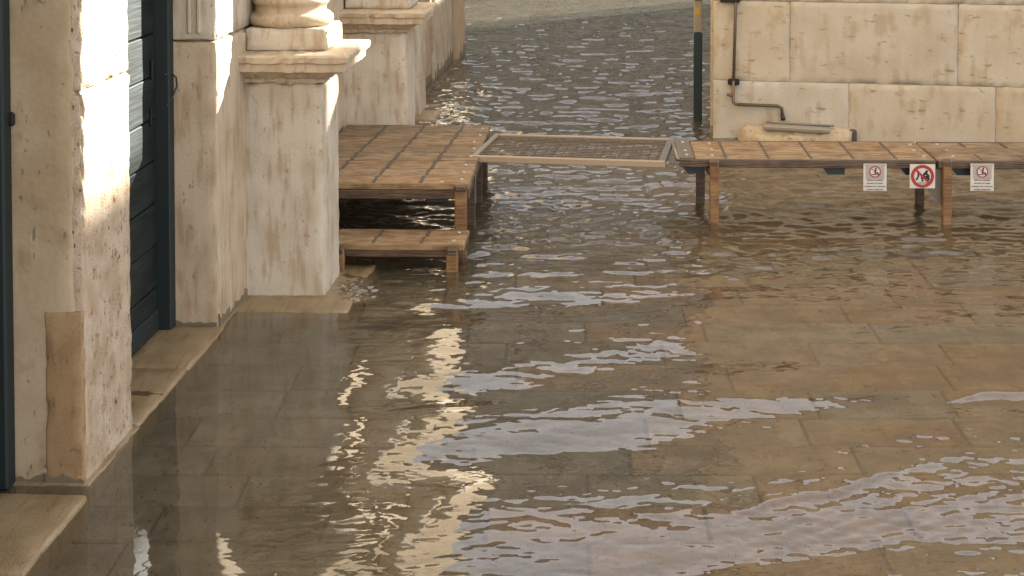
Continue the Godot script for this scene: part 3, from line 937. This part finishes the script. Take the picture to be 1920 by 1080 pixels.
func deck(called_label: String, x0: float, x1: float, first: bool, k0: int) -> Node3D:
	var t := thing("walkway_deck", called_label, "walkway", Vector3(x0, 0, -9.17), -0.028)
	var n := x1 - x0
	for i in 3:
		var lead := 0.1 if first else 0.0
		plank(t, lead, n, 0.4, -0.1 - i * 0.2, 0.19, 0.04, k0 + i * 2)
		var g := (1.335 - 0.262 - x0) if first else 0.27
		if first: g = 0.29
		while g < n - 0.05:
			part("grip_strip", bevel(Vector3(0.016, 0.004, 0.18), 0.0015), M.strip, t, Vector3(g, 0.4005, -0.1 - i * 0.2))
			g += 0.262
		bolts(t, [lead + 0.12, n - 0.06], 0.4, -0.1 - i * 0.2)
	part("edge_board", bevel(Vector3(n, 0.05, 0.022), 0.005), M.wet_wood, t, Vector3(n / 2.0, 0.372, 0.008))
	part("edge_board", bevel(Vector3(n, 0.05, 0.022), 0.005), M.wet_wood, t, Vector3(n / 2.0, 0.372, -0.612))
	if first:
		part("hinge_plate", bevel(Vector3(0.09, 0.02, 0.58), 0.004), M.old_metal, t, Vector3(0.05, 0.395, -0.3))
		part("hinge_tube", tube(PackedVector3Array([Vector3(-0.008, 0.392, -0.01), Vector3(-0.008, 0.392, -0.59)]), 0.014), M.zinc, t)
		for zz in [-0.08, -0.22, -0.5]:
			part("bolt", bolt_mesh(), M.bolt, t, Vector3(0.05, 0.406, zz))
	return t

func trestle(label: String, x: float, gusset: bool) -> void:
	var t := thing("trestle", label, "trestle", Vector3(x, 0, -9.115), 0.0, "")
	var front := part("leg", bevel(Vector3(0.056, 0.475, 0.044), 0.006), M.leg_wood, t, Vector3(0, 0.1615, 0))
	part("leg_cap", bevel(Vector3(0.062, 0.05, 0.05), 0.014), M.wet_wood, front, Vector3(0, 0.2175, 0.001))
	part("leg", bevel(Vector3(0.056, 0.415, 0.044), 0.006), M.wet_wood, t, Vector3(-0.03, 0.1315, -0.56))
	part("crossbar", bevel(Vector3(0.045, 0.045, 0.56), 0.005), M.wet_wood, t, Vector3(-0.015, 0.322, -0.3))
	if gusset:
		part("gusset", plate_of(PackedVector2Array([Vector2(-0.024, 0.34), Vector2(-0.2, 0.34), Vector2(-0.2, 0.31), Vector2(-0.024, 0.11)]), 0.012), M.old_metal, t, Vector3(0, 0, -0.03))

func walkway() -> void:
	var a := deck("brown plank walkway starting at the hinged grating", 0.77, 2.342, true, 0)
	var c := deck("brown plank walkway running on past the square red-ringed sign", 2.354, 4.6, false, 1)
	c.position.z += 0.044
	# dark steel brackets hanging under the front edge
	for q in [[a, 0.085], [a, 0.95], [a, 1.43], [c, 0.16], [c, 1.1]]:
		part("under_bracket", plate_of(PackedVector2Array([Vector2(-0.075, 0.06), Vector2(0.075, 0.06), Vector2(0.075, 0.0), Vector2(-0.03, 0.0)]), 0.05), M.dark_metal, q[0], Vector3(q[1], 0.296, -0.09))
	trestle("slim trestle with a tan leg under the walkway end by the grating", 0.98, false)
	trestle("braced trestle with a gusset plate where two walkways meet", 2.41, true)
	trestle("plain trestle under the middle of the second walkway", 4.0, false)

func text_part(parent: Node, s: String, wide: float, at: Vector3) -> void:
	var f := SystemFont.new()
	f.font_names = PackedStringArray(["Droid Sans"])
	f.font_weight = 700
	var tm := TextMesh.new()
	tm.text = s
	tm.font = f
	tm.font_size = 32
	tm.pixel_size = 0.01
	tm.depth = 0.02
	var w := tm.get_aabb().size.x
	var o := part("lettering", tm, M.ink, parent, at)
	o.scale = Vector3.ONE * (wide / maxf(w, 0.01))

func limb(pts: Array, wide: float, depth: float) -> ArrayMesh:
	var st := flat()
	for i in pts.size() - 1:
		var a: Vector2 = pts[i]
		var b: Vector2 = pts[i + 1]
		var n := (b - a).normalized().orthogonal() * wide / 2.0
		var e := (b - a).normalized() * wide * 0.3
		var z := Vector3(0, 0, depth)
		var q := [a + n - e, b + n + e, b - n + e, a - n - e]
		var v := []
		for p in q: v.append(Vector3(p.x, p.y, 0) + z)
		quad(st, v[0], v[1], v[2], v[3], Vector3.BACK)
		for k in 4:
			var u: Vector3 = v[k]
			var w: Vector3 = v[(k + 1) % 4]
			var mid := Vector3((a.x + b.x) / 2.0, (a.y + b.y) / 2.0, depth)
			quad(st, u, w, w - z, u - z, (u + w) / 2.0 - mid)
	return done(st)

func signs() -> void:
	var zf := -9.138
	for q in [[1619, 1662, "white no-sitting notice between the slim and braced trestles"], [1820, 1863, "white no-sitting notice beyond the braced trestle"]]:
		var z := zf + (0.0 if q[0] < 1700 else 0.035) + 0.028 * (onz(q[0], 320, zf).x - 0.8)
		var tl := onz(q[0], 307, z)
		var br := onz(q[1], 358, z)
		var w := br.x - tl.x
		var h := tl.y - br.y
		var s := thing("notice_sign", q[2], "sign", Vector3((tl.x + br.x) / 2.0, br.y, z), -0.028, "no-sitting notices on the walkway edge")
		part("plate", bevel(Vector3(w, h, 0.004), 0.001), M.white_sign, s, Vector3(0, h / 2.0, 0))
		part("picture_field", bevel(Vector3(w * 0.8, h * 0.55, 0.001), 0.0003), M.grey_sign, s, Vector3(0, h * 0.71, 0.0025))
		for sx in [-0.42, 0.42]:
			part("screw", ring_of(0.0, 0.004, 0.003, 10), M.zinc, s, Vector3(sx * w, h * 0.95, 0.002))
		var c := Vector3(0, h * 0.71, 0.003)
		var r := w * 0.25
		part("disc", ring_of(0.0, r * 0.95, 0.001), M.white_sign, s, c)
		part("figure", limb([Vector2(0.1, 0.35) * r, Vector2(0.0, -0.2) * r, Vector2(0.45, -0.25) * r, Vector2(0.6, -0.55) * r], r * 0.28, 0.0006), M.ink, s, c + Vector3(0, 0, 0.001))
		part("figure_head", ring_of(0.0, r * 0.15, 0.0006, 12), M.ink, s, c + Vector3(r * 0.15, r * 0.58, 0.001))
		part("figure_seat", limb([Vector2(-0.55, -0.5) * r, Vector2(0.2, -0.5) * r], r * 0.14, 0.0006), M.ink, s, c + Vector3(0, 0, 0.001))
		part("slash", limb([Vector2(-0.66, 0.66) * r, Vector2(0.66, -0.66) * r], r * 0.13, 0.0006), M.red, s, c + Vector3(0, 0, 0.0018))
		part("ring", ring_of(r * 0.82, r, 0.0008), M.red, s, c + Vector3(0, 0, 0.0018))
		var lines := [["VIETATO SEDERSI", 0.7], ["DO NOT SIT HERE", 0.68], ["INTERDIT DE S'ASSEOIR", 0.9], ["SITZEN VERBOTEN", 0.72]]
		for i in 4:
			text_part(s, lines[i][0], w * lines[i][1], Vector3(0, h * (0.395 - 0.115 * i), 0.0028))
	var z2 := zf + 0.028 * 1.5 + 0.012
	var a := onz(1706, 308, z2)
	var b := onz(1753, 353, z2)
	var w := b.x - a.x
	var h := a.y - b.y
	var s := thing("prohibition_sign", "square white sign with thick red ring and black figures above the braced trestle", "sign", Vector3((a.x + b.x) / 2.0, b.y, z2), -0.028)
	part("plate", bevel(Vector3(w, h, 0.004), 0.001), M.white_sign, s, Vector3(0, h / 2.0, 0))
	var c := Vector3(0, h / 2.0, 0.0022)
	var r := minf(w, h) * 0.48
	var D := 0.0006
	part("ring", ring_of(r * 0.72, r, 0.001), M.red, s, c)
	# a person stooping over a wheeled load, and a second person behind it
	part("figure", limb([Vector2(-0.52, -0.3) * r, Vector2(-0.35, 0.0) * r, Vector2(-0.38, 0.28) * r, Vector2(-0.15, 0.2) * r], r * 0.15, D), M.ink, s, c)
	part("figure_head", ring_of(0.0, r * 0.11, D, 12), M.ink, s, c + Vector3(-0.4 * r, 0.42 * r, 0))
	part("figure", limb([Vector2(0.52, -0.3) * r, Vector2(0.5, 0.05) * r, Vector2(0.25, 0.3) * r, Vector2(0.05, 0.05) * r], r * 0.2, D), M.ink, s, c)
	part("figure_head", ring_of(0.0, r * 0.12, D, 12), M.ink, s, c + Vector3(0.36 * r, 0.42 * r, 0))
	part("load", limb([Vector2(-0.05, -0.1) * r, Vector2(0.35, -0.1) * r], r * 0.3, D), M.ink, s, c)
	part("wheel", ring_of(0.0, r * 0.1, D, 12), M.ink, s, c + Vector3(0.0, -0.36 * r, 0))
	part("slash", limb([Vector2(-0.52, 0.52) * r, Vector2(0.52, -0.52) * r], r * 0.2, D), M.red, s, c + Vector3(0, 0, 0.0008))
	text_part(s, "VIETATO", w * 0.34, c + Vector3(-0.01 * r, -0.58 * r, 0.0003))
